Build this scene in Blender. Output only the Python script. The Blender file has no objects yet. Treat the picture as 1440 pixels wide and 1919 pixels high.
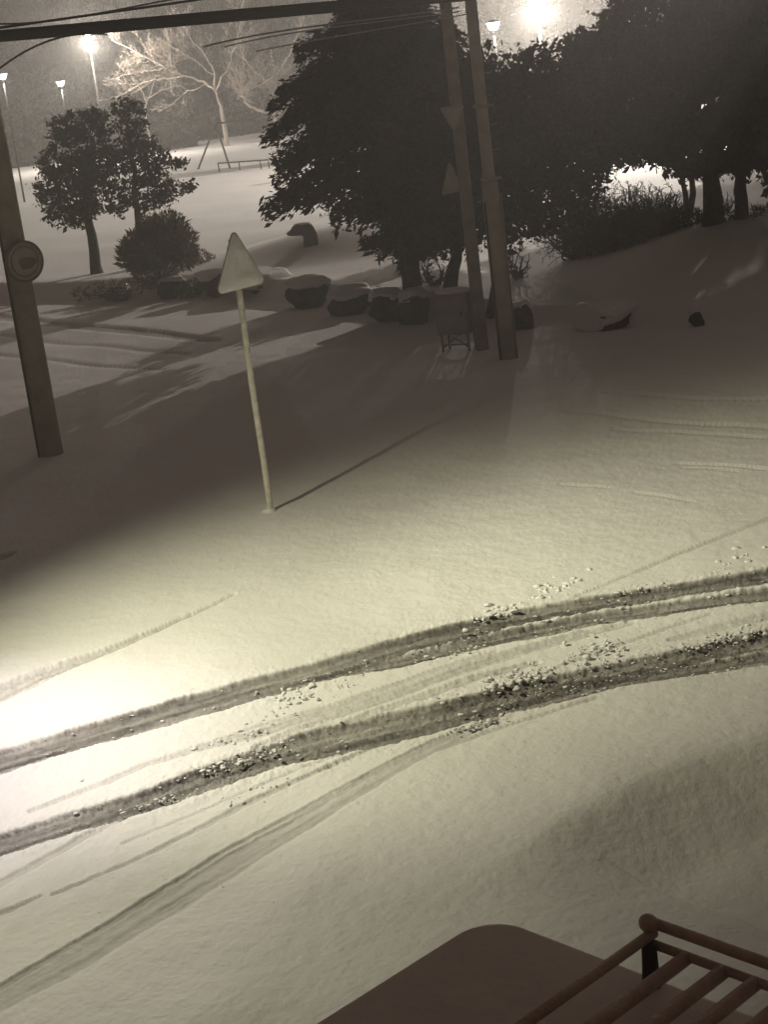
import bpy, bmesh, math, random
import numpy as np

S = bpy.context.scene
COL = S.collection
R = math.radians
rng = np.random.default_rng(7)
random.seed(7)

# ------------------------------------------------------------------ camera
CAM_H, F_PX = 5.2, 3141.0
PITCH, ROLL = R(15.3), R(7.2)
FW = np.array([0, math.cos(PITCH), -math.sin(PITCH)])
_u = np.array([0, math.sin(PITCH), math.cos(PITCH)])
_r = np.array([1.0, 0, 0])
UP = math.cos(ROLL) * _u + math.sin(ROLL) * _r
RT = math.cos(ROLL) * _r - math.sin(ROLL) * _u
CAM = np.array([0, 0, CAM_H])
cd = bpy.data.cameras.new('camera')
cd.sensor_fit = 'VERTICAL'; cd.sensor_height = 36; cd.lens = F_PX / 1919 * 36
cd.clip_start = 0.05; cd.clip_end = 2000
cam = bpy.data.objects.new('camera', cd); COL.objects.link(cam)
from mathutils import Matrix, Vector
cam.matrix_world = Matrix(((RT[0], UP[0], -FW[0], 0), (RT[1], UP[1], -FW[1], 0), (RT[2], UP[2], -FW[2], CAM_H), (0, 0, 0, 1)))
S.camera = cam

# ------------------------------------------------------------------ world (overcast night sky lit by the town) and view
w = bpy.data.worlds.new('World'); S.world = w; w.use_nodes = True
bg = w.node_tree.nodes['Background']
bg.inputs[0].default_value = (1.0, 0.71, 0.57, 1); bg.inputs[1].default_value = 0.058
S.view_settings.view_transform = 'Standard'; S.view_settings.look = 'None'
S.view_settings.exposure = 0; S.view_settings.gamma = 1
S.cycles.use_denoising = True
S.cycles.max_bounces = 6; S.cycles.diffuse_bounces = 3; S.cycles.volume_bounces = 0
S.cycles.sample_clamp_indirect = 4

ROAD_LAMP = (-5.55, 12.97, 6.7)
ROAD_BEAMS = [((0.25, 15.3, 0), 0.65, 3250, (1.0, 0.955, 0.66)), ((-1.82, 9.96, 0), 0.38, 1350, (1.0, 0.955, 0.70)), ((-3.9, 12.9, 0), 0.42, 1750, (1.0, 0.87, 0.96)), ((4.8, 17.5, 0), 0.40, 2100, (1.0, 0.96, 0.68))]   # aim, half angle, watts, colour
FLOOD_A_W, FLOOD_B_W, FLOOD_C_W, PARK_W = 6800, 7000, 76000, 250

# ------------------------------------------------------------------ helpers
def ray(px, py):
    return FW + (px - 720) / F_PX * RT + (959.5 - py) / F_PX * UP
def sm(t):
    t = np.clip(t, 0, 1); return t * t * (3 - 2 * t)
def G0(px, py, z=0.0):                       # point on a level plane
    d = ray(px, py); return CAM + d * (z - CAM_H) / d[2]
def P(px, py, y):                            # point at a distance y
    d = ray(px, py); return CAM + d * y / d[1]
def _hash(ix, iy, seed):
    n = (ix * 374761393 + iy * 668265263 + seed * 974634741) & 0xffffffff
    n = ((n ^ (n >> 13)) * 1274126177) & 0xffffffff
    return ((n ^ (n >> 16)) & 0xffff) / 65535.0
def vnoise(x, y, seed=0):
    ix = np.floor(x).astype(np.int64); iy = np.floor(y).astype(np.int64)
    fx = x - ix; fy = y - iy; fx = fx * fx * (3 - 2 * fx); fy = fy * fy * (3 - 2 * fy)
    a = _hash(ix, iy, seed); b = _hash(ix + 1, iy, seed); c = _hash(ix, iy + 1, seed); d = _hash(ix + 1, iy + 1, seed)
    return (a + (b - a) * fx) * (1 - fy) + (c + (d - c) * fx) * fy - 0.5

BEDLINE = np.array([G0(*q) for q in [(-300, 575), (0, 572), (250, 562), (400, 562), (575, 575), (700, 600), (960, 612), (1200, 605), (1440, 590), (1900, 560)]])
BM = G0(630, 430, 0.9)
def h_base(x, y):
    yl = np.interp(x, BEDLINE[:, 0], BEDLINE[:, 1])
    bed = (0.42 - 0.24 * sm((x - 1.5) / 2)) * sm((y - yl - 0.1) / 1.0)
    right = 0.82 * sm((x - 2.9) / 6.5) * sm((y - 28.6) / 7.2) * (1 - 0.9 * sm((y - 36.2) / 7))
    left = 0.62 * np.exp(-((x - BM[0]) / 3.0) ** 2) * sm((y - 40.4) / 2.4) * (1 - sm((y - 43) / 5))
    hill = 6.0 * sm((y - 117) / 40) + 26 * sm((y - 140) / 190)
    big = 0.10 * vnoise(x * 0.18, y * 0.18, 3) + 0.05 * vnoise(x * 0.6, y * 0.6, 4)
    return bed + right + left + hill + big * sm((y - 14) / 12)
def G(px, py, dz=0.0):                       # point where a pixel's ray meets the terrain
    z = 0.0
    for _ in range(12):
        q = G0(px, py, z); z = 0.5 * z + 0.5 * (float(h_base(q[0], q[1])) + dz)
    return G0(px, py, z)
def on(x, y):
    return np.array([x, y, float(h_base(x, y))])

class MB:
    def __init__(s): s.v = []; s.q = []; s.t = []; s.n = 0
    def add(s, v, q=None, t=None):
        v = np.asarray(v, float).reshape(-1, 3); s.v.append(v)
        if q is not None and len(q): s.q.append(np.asarray(q, np.int64).reshape(-1, 4) + s.n)
        if t is not None and len(t): s.t.append(np.asarray(t, np.int64).reshape(-1, 3) + s.n)
        s.n += len(v); return s
    def tube(s, pts, rad, k=8, cap=True):
        pts = np.asarray(pts, float); n = len(pts); rad = np.broadcast_to(np.asarray(rad, float), (n,))
        tan = np.gradient(pts, axis=0); tan /= np.linalg.norm(tan, axis=1)[:, None] + 1e-12
        ref = np.array([0, 0, 1.0]) if abs(tan[:, 2]).mean() < 0.8 else np.array([1.0, 0, 0])
        a = np.cross(tan, ref); a /= np.linalg.norm(a, axis=1)[:, None] + 1e-12
        b = np.cross(tan, a)
        th = np.arange(k) * 2 * math.pi / k
        v = pts[:, None] + rad[:, None, None] * (np.cos(th)[None, :, None] * a[:, None] + np.sin(th)[None, :, None] * b[:, None])
        v = v.reshape(-1, 3)
        i = np.arange(n - 1)[:, None] * k; j = np.arange(k)[None]
        q = np.stack([i + j, i + (j + 1) % k, i + k + (j + 1) % k, i + k + j], -1).reshape(-1, 4)
        t = []
        if cap:
            v = np.vstack([v, pts[:1], pts[-1:]])
            c0, c1, o = n * k, n * k + 1, (n - 1) * k
            jj = np.arange(k)
            t = np.vstack([np.stack([np.full(k, c0), (jj + 1) % k, jj], -1), np.stack([np.full(k, c1), o + jj, o + (jj + 1) % k], -1)])
        return s.add(v, q, t)
    def lathe(s, prof, k=20, at=(0, 0, 0)):
        pr = np.array(prof, float); th = np.arange(k) * 2 * math.pi / k
        v = np.stack([pr[:, None, 0] * np.cos(th), pr[:, None, 0] * np.sin(th), np.repeat(pr[:, 1:2], k, 1)], -1).reshape(-1, 3) + np.array(at)
        n = len(pr); i = np.arange(n - 1)[:, None] * k; j = np.arange(k)[None]
        q = np.stack([i + j, i + (j + 1) % k, i + k + (j + 1) % k, i + k + j], -1).reshape(-1, 4)
        return s.add(v, q)
    def build(s, name, mat, parent=None, smooth=True):
        me = bpy.data.meshes.new(name)
        v = np.vstack(s.v); q = np.vstack(s.q) if s.q else np.zeros((0, 4), np.int64); t = np.vstack(s.t) if s.t else np.zeros((0, 3), np.int64)
        me.vertices.add(len(v)); me.vertices.foreach_set('co', v.astype(np.float32).ravel())
        nl = len(q) * 4 + len(t) * 3
        me.loops.add(nl); me.loops.foreach_set('vertex_index', np.concatenate([q.ravel(), t.ravel()]).astype(np.int32))
        me.polygons.add(len(q) + len(t))
        ls = np.concatenate([np.arange(len(q)) * 4, len(q) * 4 + np.arange(len(t)) * 3])
        me.polygons.foreach_set('loop_start', ls.astype(np.int32))
        me.update(calc_edges=True); me.validate()
        if smooth: me.polygons.foreach_set('use_smooth', np.ones(len(me.polygons), bool))
        me.materials.append(mat)
        return link(name, me, parent)
def link(name, me, parent=None):
    o = bpy.data.objects.new(name, me); COL.objects.link(o)
    if parent: o.parent = parent
    return o
def bm_obj(name, bm, mat, parent=None, smooth=False):
    me = bpy.data.meshes.new(name); bm.to_mesh(me); bm.free(); me.materials.append(mat)
    if smooth:
        for p in me.polygons: p.use_smooth = True
    return link(name, me, parent)
def thing(name, label, cat, loc, rz=0, group=None):
    o = bpy.data.objects.new(name, None); COL.objects.link(o); o.location = loc; o.rotation_euler = (0, 0, rz)
    o.empty_display_size = 0.2
    return tag(o, label, cat, group)
def tag(o, label, cat, group=None):
    o['label'] = label; o['category'] = cat
    if group: o['group'] = group
    return o
def box(name, mat, parent, size, loc, bev=0.01, rot=(0, 0, 0), seg=2):
    bm = bmesh.new(); bmesh.ops.create_cube(bm, size=1)
    bmesh.ops.scale(bm, vec=size, verts=bm.verts)
    if bev: bmesh.ops.bevel(bm, geom=bm.edges[:], offset=bev, segments=seg, affect='EDGES')
    o = bm_obj(name, bm, mat, parent); o.location = loc; o.rotation_euler = rot
    return o

# ------------------------------------------------------------------ materials
def mat(name, col, rough=0.8, var=0.0, vscale=6.0, bump=0.0, bscale=20.0, metal=0.0, col2=None, spec=0.3):
    m = bpy.data.materials.new(name); m.use_nodes = True
    nt = m.node_tree; b = nt.nodes['Principled BSDF']
    b.inputs['Roughness'].default_value = rough; b.inputs['Metallic'].default_value = metal
    b.inputs['Specular IOR Level'].default_value = spec
    b.inputs['Base Color'].default_value = (*col, 1)
    tc = nt.nodes.new('ShaderNodeTexCoord')
    if var or col2:
        n = nt.nodes.new('ShaderNodeTexNoise'); n.inputs['Scale'].default_value = vscale; n.inputs['Detail'].default_value = 5
        nt.links.new(tc.outputs['Object'], n.inputs['Vector'])
        cr = nt.nodes.new('ShaderNodeValToRGB'); e = cr.color_ramp.elements
        c2 = col2 or tuple(c * (1 - var) for c in col)
        e[0].position = 0.35; e[1].position = 0.65; e[0].color = (*c2, 1); e[1].color = (*col, 1)
        nt.links.new(n.outputs[0], cr.inputs[0]); nt.links.new(cr.outputs[0], b.inputs['Base Color'])
    if bump:
        n2 = nt.nodes.new('ShaderNodeTexNoise'); n2.inputs['Scale'].default_value = bscale; n2.inputs['Detail'].default_value = 4
        nt.links.new(tc.outputs['Object'], n2.inputs['Vector'])
        bp = nt.nodes.new('ShaderNodeBump'); bp.inputs['Strength'].default_value = bump; bp.inputs['Distance'].default_value = 0.05
        nt.links.new(n2.outputs[0], bp.inputs['Height']); nt.links.new(bp.outputs[0], b.inputs['Normal'])
    return m
def glow(name, col, s):
    m = bpy.data.materials.new(name); m.use_nodes = True; b = m.node_tree.nodes['Principled BSDF']
    b.inputs['Base Color'].default_value = (0.8, 0.8, 0.8, 1); b.inputs['Emission Color'].default_value = (*col, 1); b.inputs['Emission Strength'].default_value = s
    return m
M = dict(
    snowcap=mat('snow_cap', (0.80, 0.80, 0.80), 0.7, 0.06, 3, 0.5, 9),
    rock=mat('rock', (0.10, 0.085, 0.075), 0.9, 0.5, 3, 0.8, 6),
    conifer=mat('conifer_needles', (0.11, 0.10, 0.085), 0.8, 0.5, 1.2),
    leaf=mat('broad_leaves', (0.085, 0.076, 0.064), 0.7, 0.5, 1.5),
    leaf2=mat('garden_tree_leaves', (0.10, 0.09, 0.08), 0.7, 0.45, 2.0),
    yew=mat('shrub_needles', (0.32, 0.28, 0.245), 0.85, 0.5, 2.0),
    bark=mat('bark', (0.085, 0.07, 0.06), 0.9, 0.5, 8, 0.8, 18),
    pale_bark=mat('lit_bark', (0.50, 0.44, 0.385), 0.85, 0.35, 4),  # pale tone stands in for branches lit by the floodlight
    twig=mat('dark_twigs', (0.15, 0.125, 0.105), 0.9, 0.4, 5),
    dim_bark=mat('far_bark', (0.22, 0.19, 0.17), 0.9, 0.4, 2),
    hedge=mat('hedge_leaves', (0.09, 0.08, 0.075), 0.9, 0.4, 1),
    concrete=mat('pole_concrete', (0.42, 0.375, 0.33), 0.85, 0.3, 3, 0.3, 30),
    concrete_dark=mat('weathered_pole', (0.34, 0.305, 0.27), 0.85, 0.35, 3, 0.3, 30),
    white_paint=mat('frosty_white_paint', (0.78, 0.74, 0.64), 0.6, 0.2, 14, 0.5, 40),
    steel=mat('galvanised_steel', (0.30, 0.28, 0.26), 0.6, 0.3, 8, metal=0.3),
    dark_steel=mat('dark_steel', (0.06, 0.055, 0.05), 0.6, 0.3, 8),
    sign_back=mat('sign_plate_grey', (0.42, 0.385, 0.34), 0.6, 0.25, 5),
    disc=mat('frosted_disc', (0.44, 0.40, 0.36), 0.7, 0.12, 6),
    disc_rim=mat('sign_rim', (0.20, 0.165, 0.15), 0.7, 0.2, 6),
    disc_dark=mat('sign_faded_red', (0.235, 0.20, 0.19), 0.7, 0.2, 6),
    cabinet=mat('cabinet_paint', (0.34, 0.32, 0.33), 0.6, 0.2, 4),
    cabinet_side=mat('cabinet_side_pale', (0.45, 0.38, 0.32), 0.7, 0.25, 4),  # side panel paler and browner than the body
    cable=mat('cable_sheath', (0.035, 0.03, 0.028), 0.6, 0.2, 3),
    cable_pale=mat('lit_cable', (0.42, 0.38, 0.33), 0.7, 0.2, 3),  # light on the thin cables is put into this pale colour
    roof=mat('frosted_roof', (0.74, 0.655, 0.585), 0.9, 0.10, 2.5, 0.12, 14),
    car=mat('car_paint', (0.09, 0.075, 0.065), 0.4, 0.1, 3),
    glass=mat('car_glass', (0.02, 0.02, 0.02), 0.1),
    tyre=mat('tyre_rubber', (0.02, 0.02, 0.02), 0.9),
    rack=mat('rusty_rack', (0.56, 0.42, 0.33), 0.6, 0.35, 10, 0.3, 40, col2=(0.42, 0.30, 0.235)),
    rackpost=mat('black_rack_foot', (0.02, 0.018, 0.018), 0.5),
    lampbody=mat('lamp_metal', (0.25, 0.24, 0.22), 0.5, 0.1, 5),
    flood_lens=glow('flood_lens', (1.0, 0.93, 0.84), 60),
    park_lens=glow('park_lens', (1.0, 0.97, 0.92), 6),
)
def snow_material():
    m = bpy.data.materials.new('snow'); m.use_nodes = True; nt = m.node_tree; b = nt.nodes['Principled BSDF']
    b.inputs['Roughness'].default_value = 0.75; b.inputs['Specular IOR Level'].default_value = 0.25
    geo = nt.nodes.new('ShaderNodeNewGeometry')
    at = nt.nodes.new('ShaderNodeAttribute'); at.attribute_name = 'wear_shade'
    n = nt.nodes.new('ShaderNodeTexNoise'); n.inputs['Scale'].default_value = 9; n.inputs['Detail'].default_value = 8; n.inputs['Roughness'].default_value = 0.7
    nt.links.new(geo.outputs['Position'], n.inputs['Vector'])
    ma = nt.nodes.new('ShaderNodeMath'); ma.operation = 'MULTIPLY_ADD'
    ma.inputs[1].default_value = 1.1; ma.inputs[2].default_value = -0.55
    nt.links.new(n.outputs[0], ma.inputs[0])
    mm = nt.nodes.new('ShaderNodeMath'); mm.operation = 'MULTIPLY'
    nt.links.new(ma.outputs[0], mm.inputs[0]); nt.links.new(at.outputs['Fac'], mm.inputs[1])
    ad = nt.nodes.new('ShaderNodeMath'); ad.operation = 'ADD'; ad.use_clamp = True
    nt.links.new(at.outputs['Fac'], ad.inputs[0]); nt.links.new(mm.outputs[0], ad.inputs[1])
    cr = nt.nodes.new('ShaderNodeValToRGB'); e = cr.color_ramp.elements
    e[0].color = (0.83, 0.82, 0.81, 1); e[1].color = (0.11, 0.105, 0.10, 1)
    k = e.new(0.5); k.color = (0.33, 0.315, 0.30, 1)
    nt.links.new(ad.outputs[0], cr.inputs[0]); nt.links.new(cr.outputs[0], b.inputs['Base Color'])
    n1 = nt.nodes.new('ShaderNodeTexNoise'); n1.inputs['Scale'].default_value = 22; n1.inputs['Detail'].default_value = 6; n1.inputs['Roughness'].default_value = 0.75
    nt.links.new(geo.outputs['Position'], n1.inputs['Vector'])
    bp = nt.nodes.new('ShaderNodeBump'); bp.inputs['Strength'].default_value = 0.45; bp.inputs['Distance'].default_value = 0.03
    nt.links.new(n1.outputs[0], bp.inputs['Height']); nt.links.new(bp.outputs[0], b.inputs['Normal'])
    return m
M['snow'] = snow_material()

# ------------------------------------------------------------------ the ground: one sheet with the wheel tracks pressed into it
def seg_dist(x, y, pts, hw):
    """distance to a polyline and its half width there, signed (left of travel positive)"""
    best = np.full(x.shape, 1e9); bw = np.zeros(x.shape); sg = np.ones(x.shape); al = np.zeros(x.shape)
    L = 0.0
    for (a, b, wa, wb) in zip(pts[:-1], pts[1:], hw[:-1], hw[1:]):
        d = b - a; l2 = d @ d
        t = np.clip(((x - a[0]) * d[0] + (y - a[1]) * d[1]) / l2, 0, 1)
        ex = x - a[0] - t * d[0]; ey = y - a[1] - t * d[1]
        dd = np.hypot(ex, ey); m = dd < best
        best[m] = dd[m]; bw[m] = (wa + (wb - wa) * t)[m]; sg[m] = np.sign(d[0] * ey - d[1] * ex)[m]
        al[m] = (L + t * math.sqrt(l2))[m]; L += math.sqrt(l2)
    return best, bw, sg, al
def strip(pix):
    """(px, py, half height in px) -> world centre line and half widths"""
    c, h = [], []
    for (a, b, k) in pix:
        p = G0(a, b)[:2]; u = G0(a, b - k)[:2]; v = G0(a, b + k)[:2]
        c.append(p); h.append((u, v))
    c = np.array(c); out = []
    for i in range(len(c)):
        d = c[min(i + 1, len(c) - 1)] - c[max(i - 1, 0)]; d /= np.linalg.norm(d); n = np.array([-d[1], d[0]])
        out.append(abs((h[i][0] - h[i][1]) @ n) / 2)
    return c, np.array(out)
# px, py, half height; then depth, wear, roughness
TRACKS_AND_SHADE = [
    ([(-200, 1490, 22), (0, 1432, 21), (130, 1392, 20), (300, 1345, 21), (480, 1292, 22), (600, 1258, 20), (750, 1208, 16), (900, 1172, 14), (1000, 1150, 13), (1150, 1125, 13), (1300, 1103, 13), (1440, 1080, 14), (1640, 1040, 14)], 0.06, 0.85, 0.014),
    ([(560, 1285, 3), (650, 1258, 8), (750, 1238, 11), (900, 1200, 13), (1000, 1180, 12), (1150, 1152, 11), (1300, 1132, 11), (1440, 1116, 12), (1640, 1085, 12)], 0.05, 0.8, 0.013),
    ([(-200, 1640, 20), (0, 1585, 19), (150, 1540, 20), (270, 1505, 20), (400, 1456, 24), (500, 1420, 22), (620, 1385, 26), (750, 1355, 28), (850, 1332, 27), (930, 1308, 24), (1050, 1280, 20), (1170, 1255, 18), (1300, 1228, 18), (1440, 1200, 20), (1640, 1160, 20)], 0.06, 0.80, 0.015),
    ([(880, 1350, 3), (960, 1325, 10), (1060, 1305, 10), (1170, 1278, 10), (1300, 1258, 11), (1440, 1236, 13), (1640, 1200, 12)], 0.045, 0.7, 0.007),
    ([(-160, 1965, 30), (0, 1868, 25), (150, 1788, 27), (300, 1695, 29), (440, 1612, 25), (560, 1545, 20), (700, 1458, 15), (800, 1402, 12), (880, 1365, 8), (960, 1330, 3)], 0.018, 0.27, 0.002),
    ([(-160, 1942, 6), (0, 1843, 5), (150, 1756, 5), (300, 1664, 5), (440, 1582, 4), (560, 1520, 4), (700, 1440, 4), (800, 1388, 3), (870, 1360, 2)], 0.022, 0.34, 0.002),
    ([(300, 1698, 4), (440, 1622, 4), (560, 1550, 4), (700, 1464, 4), (800, 1408, 4), (900, 1372, 3), (1000, 1342, 3), (1120, 1310, 2)], 0.02, 0.28, 0.002),
    ([(-160, 1985, 3), (0, 1887, 3), (150, 1806, 3), (300, 1718, 3), (440, 1634, 3), (560, 1562, 2)], 0.014, 0.24, 0.001),
    ([(0, 1866, 2), (150, 1784, 2), (300, 1690, 2), (440, 1606, 2), (560, 1540, 2), (680, 1466, 1)], 0.012, 0.24, 0.001),
    ([(230, 1580, 2), (400, 1510, 2), (560, 1440, 2), (700, 1385, 2)], 0.012, 0.16, 0.002),
    ([(300, 1430, 2), (480, 1362, 3), (640, 1312, 3), (800, 1258, 3), (930, 1216, 2)], 0.014, 0.2, 0.003),
    ([(100, 1672, 3), (146, 1654, 3), (300, 1590, 4), (474, 1501, 5), (620, 1432, 4), (720, 1385, 3), (800, 1350, 2)], 0.022, 0.22, 0.004),
    ([(-60, 1720, 5), (0, 1706, 5), (40, 1690, 3), (75, 1676, 1)], 0.03, 0.28, 0.003),
    ([(-40, 1668, 7), (0, 1652, 7), (100, 1602, 6), (160, 1570, 5), (260, 1522, 4), (330, 1490, 2)], 0.018, 0.22, 0.004),
    ([(60, 1520, 4), (200, 1468, 5), (270, 1437, 5), (380, 1402, 6), (480, 1377, 8), (620, 1330, 9), (760, 1280, 9), (880, 1240, 8), (1000, 1208, 7), (1100, 1180, 4)], 0.016, 0.22, 0.008),
    ([(480, 1400, 4), (650, 1330, 7), (800, 1276, 8), (950, 1226, 8), (1060, 1195, 6), (1180, 1165, 4)], 0.02, 0.26, 0.006),
    ([(560, 1395, 2), (700, 1330, 5), (800, 1298, 6), (900, 1265, 6), (1000, 1240, 5)], 0.018, 0.24, 0.005),
    ([(1000, 1272, 3), (1060, 1242, 3), (1130, 1214, 4), (1260, 1170, 3), (1330, 1150, 2)], 0.016, 0.20, 0.004),
    ([(1260, 1195, 4), (1340, 1175, 7), (1440, 1155, 8), (1600, 1120, 8)], 0.016, 0.18, 0.005),
    ([(-120, 1350, 22), (0, 1300, 17), (60, 1273, 14), (130, 1245, 10), (200, 1222, 7), (300, 1183, 5), (400, 1138, 3), (440, 1118, 2)], 0.05, 0.30, 0.02),
    ([(980, 1165, 2), (1100, 1112, 2), (1250, 1050, 2.5), (1400, 992, 3), (1440, 975, 4), (1600, 900, 5)], 0.02, 0.20, 0.004),
    ([(1060, 768, 2), (1250, 786, 2), (1440, 799, 3), (1640, 812, 3)], 0.03, 0.05, 0.0),
    ([(1140, 735, 2), (1290, 745, 2), (1440, 746, 2), (1640, 750, 2)], 0.03, 0.05, 0.0),
    ([(1150, 800, 1), (1280, 806, 2), (1440, 818, 2), (1640, 830, 2)], 0.025, 0.04, 0.0),
    ([(1270, 864, 1), (1350, 870, 2), (1440, 879, 2)], 0.03, 0.03, 0.0),
    ([(1280, 874, 1), (1330, 877, 2), (1380, 882, 1)], 0.02, 0.03, 0.0),
    ([(1050, 905, 1), (1090, 909, 2), (1140, 914, 1)], 0.02, 0.03, 0.0),
    ([(1190, 925, 1), (1250, 932, 2), (1300, 940, 1)], 0.02, 0.03, 0.0),
    ([(-300, 570, 5), (75, 603, 5), (230, 618, 5), (400, 640, 4)], 0.08, 0.35, 0.0),
    ([(-300, 606, 2), (0, 630, 2), (200, 648, 2), (350, 664, 1)], 0.035, 0.25, 0.0),
    ([(-300, 640, 2), (0, 665, 2), (120, 676, 2), (300, 692, 1)], 0.035, 0.25, 0.0),
    ([(-40, 1055, 7), (0, 1042, 6), (20, 1034, 3)], 0.05, 0.4, 0.01),  # not a track: dark wedge drawn in for a shadow at the left edge
]
SHADE_DROP = np.array([G0(*q)[:2] for q in [(400, 2050), (620, 1850), (760, 1760), (900, 1640), (1030, 1550), (1160, 1480), (1300, 1420), (1440, 1385), (1700, 1330)]])  # ground drops along this line to stand in for a curved shadow edge
CHURN = [(450, 1445, 0.9, 1.0), (340, 1490, 0.6, 0.7), (930, 1300, 0.7, 0.9), (1060, 1275, 0.7, 0.8), (1370, 1200, 0.8, 0.8), (1270, 1105, 0.7, 0.6), (900, 1170, 0.8, 0.5), (1430, 1085, 0.6, 0.7), (980, 1265, 0.6, 0.8), (1120, 1215, 0.5, 0.6), (440, 1380, 0.7, 0.5), (540, 1310, 0.6, 0.3)]
def make_ground():
    pys = np.arange(2080, 300, -2.0)
    near = CAM_H / np.tan(PITCH + np.arctan((pys - 959.5) / F_PX))
    y = np.concatenate([np.linspace(-60, near[0] - 0.3, 14), near, near[-1] * 1.05 ** np.arange(1, 40)])
    t = np.arange(-0.30, 0.3001, 0.00072)
    out = 0.30 * 1.16 ** np.arange(1, 26)
    t = np.concatenate([-out[::-1], t, out])
    Y, T = np.meshgrid(y, t, indexing='ij'); X = T * np.sqrt(Y ** 2 + 16)
    x = X.ravel(); yy = Y.ravel()
    z = h_base(x, yy); wear_shade = np.zeros_like(z)
    m = (yy > 4) & (yy < 60) & (np.abs(x) < 25)
    i = np.nonzero(m)[0]; xn, yn = x[i], yy[i]
    fade = 1 - sm((yn - 22) / 25)
    churn = np.zeros(len(i))
    for (px, py, rr, k) in CHURN:
        c = G0(px, py); churn = np.maximum(churn, k * np.exp(-(((xn - c[0]) / rr) ** 2 + ((yn - c[1]) / (rr * 0.55)) ** 2)))
    fine = vnoise(xn * 30, yn * 30, 11); mid = vnoise(xn * 11, yn * 11, 12); lump = vnoise(xn * 2.3, yn * 2.3, 13)
    dz = fade * (0.004 * fine + 0.007 * mid + 0.02 * lump) + 0.05 * vnoise(xn * 0.5, yn * 0.5, 14)
    rough = 0.7 * vnoise(xn * 15, yn * 15, 15) + 0.7 * vnoise(xn * 34, yn * 34, 16) + 0.6 * vnoise(xn * 66, yn * 66, 17)
    wv = np.zeros(len(i))
    wob = 0.03 * vnoise(xn * 3, yn * 3, 21) + 0.012 * vnoise(xn * 16, yn * 16, 22) + 0.012 * vnoise(xn * 37, yn * 37, 23) + 0.008 * vnoise(xn * 70, yn * 70, 24)
    groove = np.zeros(len(i)); rgh = np.zeros(len(i))
    for pix, depth, wr, ro in TRACKS_AND_SHADE:
        c, hw = strip(pix)
        lo = c.min(0) - 0.8; hi = c.max(0) + 0.8
        s = np.nonzero((xn > lo[0]) & (xn < hi[0]) & (yn > lo[1]) & (yn < hi[1]))[0]
        if not len(s): continue
        d, b, sg, al = seg_dist(xn[s], yn[s], c, np.maximum(hw, 0.012 + 0.0022 * np.maximum(c[:, 1] - 15, 0)))
        edge = d + np.minimum(1.7, b / 0.16) * wob[s]
        prof = 1 - sm((edge - b * 0.86) / (0.20 * b + 0.006 + 0.0042 * np.maximum(yn[s] - 15, 0)))
        groove[s] = np.maximum(groove[s], 0.62 * depth * prof)
        rgh[s] = np.maximum(rgh[s], ro * prof)
        rim = np.exp(-((edge - b * 1.35) / (0.25 * b + 0.012)) ** 2)
        dz[s] += rim * min(depth * 0.16, 0.008) * (0.8 + 1.5 * rough[s] * np.minimum(1, b / 0.15)) * fade[s]
        streak = 0.85 + 0.7 * vnoise(al * 0.8, (d * sg) / (b + 0.01) * 3.0, 31) + 0.5 * vnoise(al * 2.5, (d * sg) / (b + 0.01) * 7.0, 32)
        dz[s] += prof * min(depth, 0.04) * 0.35 * vnoise(al * 1.2, (d * sg) / (b + 0.01) * 4.0, 33)
        wv[s] = np.maximum(wv[s], wr * (1 - sm((edge - b * 0.94) / (0.12 * b + 0.008))) * streak)
    dz += -groove + (rgh + 0.022 * churn * (0.35 + 0.65 * (groove > 0.01))) * rough
    wv = np.clip(wv * (1 + 0.25 * churn), 0, 1)
    d, b, sg, al = seg_dist(xn, yn, SHADE_DROP, np.zeros(len(SHADE_DROP)))
    right = (sg < 0)
    dz += np.where(right, 0.04 * np.exp(-(d / 0.25) ** 2) - 0.24 * sm(d / 0.95) - 0.12 * sm((d - 0.5) / 2.2), 0.04 * np.exp(-(d / 0.5) ** 2)) * sm((14 - yn) / 2.5) * sm((al - 2.2) / 1.5) 
    z[i] += dz; wear_shade[i] = wv
    ny, nx = X.shape
    a = np.arange(ny - 1)[:, None] * nx + np.arange(nx - 1)[None]
    q = np.stack([a, a + 1, a + nx + 1, a + nx], -1).reshape(-1, 4)
    o = MB().add(np.stack([x, yy, z], -1), q).build('snow_ground', M['snow'])
    at = o.data.attributes.new('wear_shade', 'FLOAT', 'POINT'); at.data.foreach_set('value', wear_shade.astype(np.float32))
    o['kind'] = 'structure'
make_ground()

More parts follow.
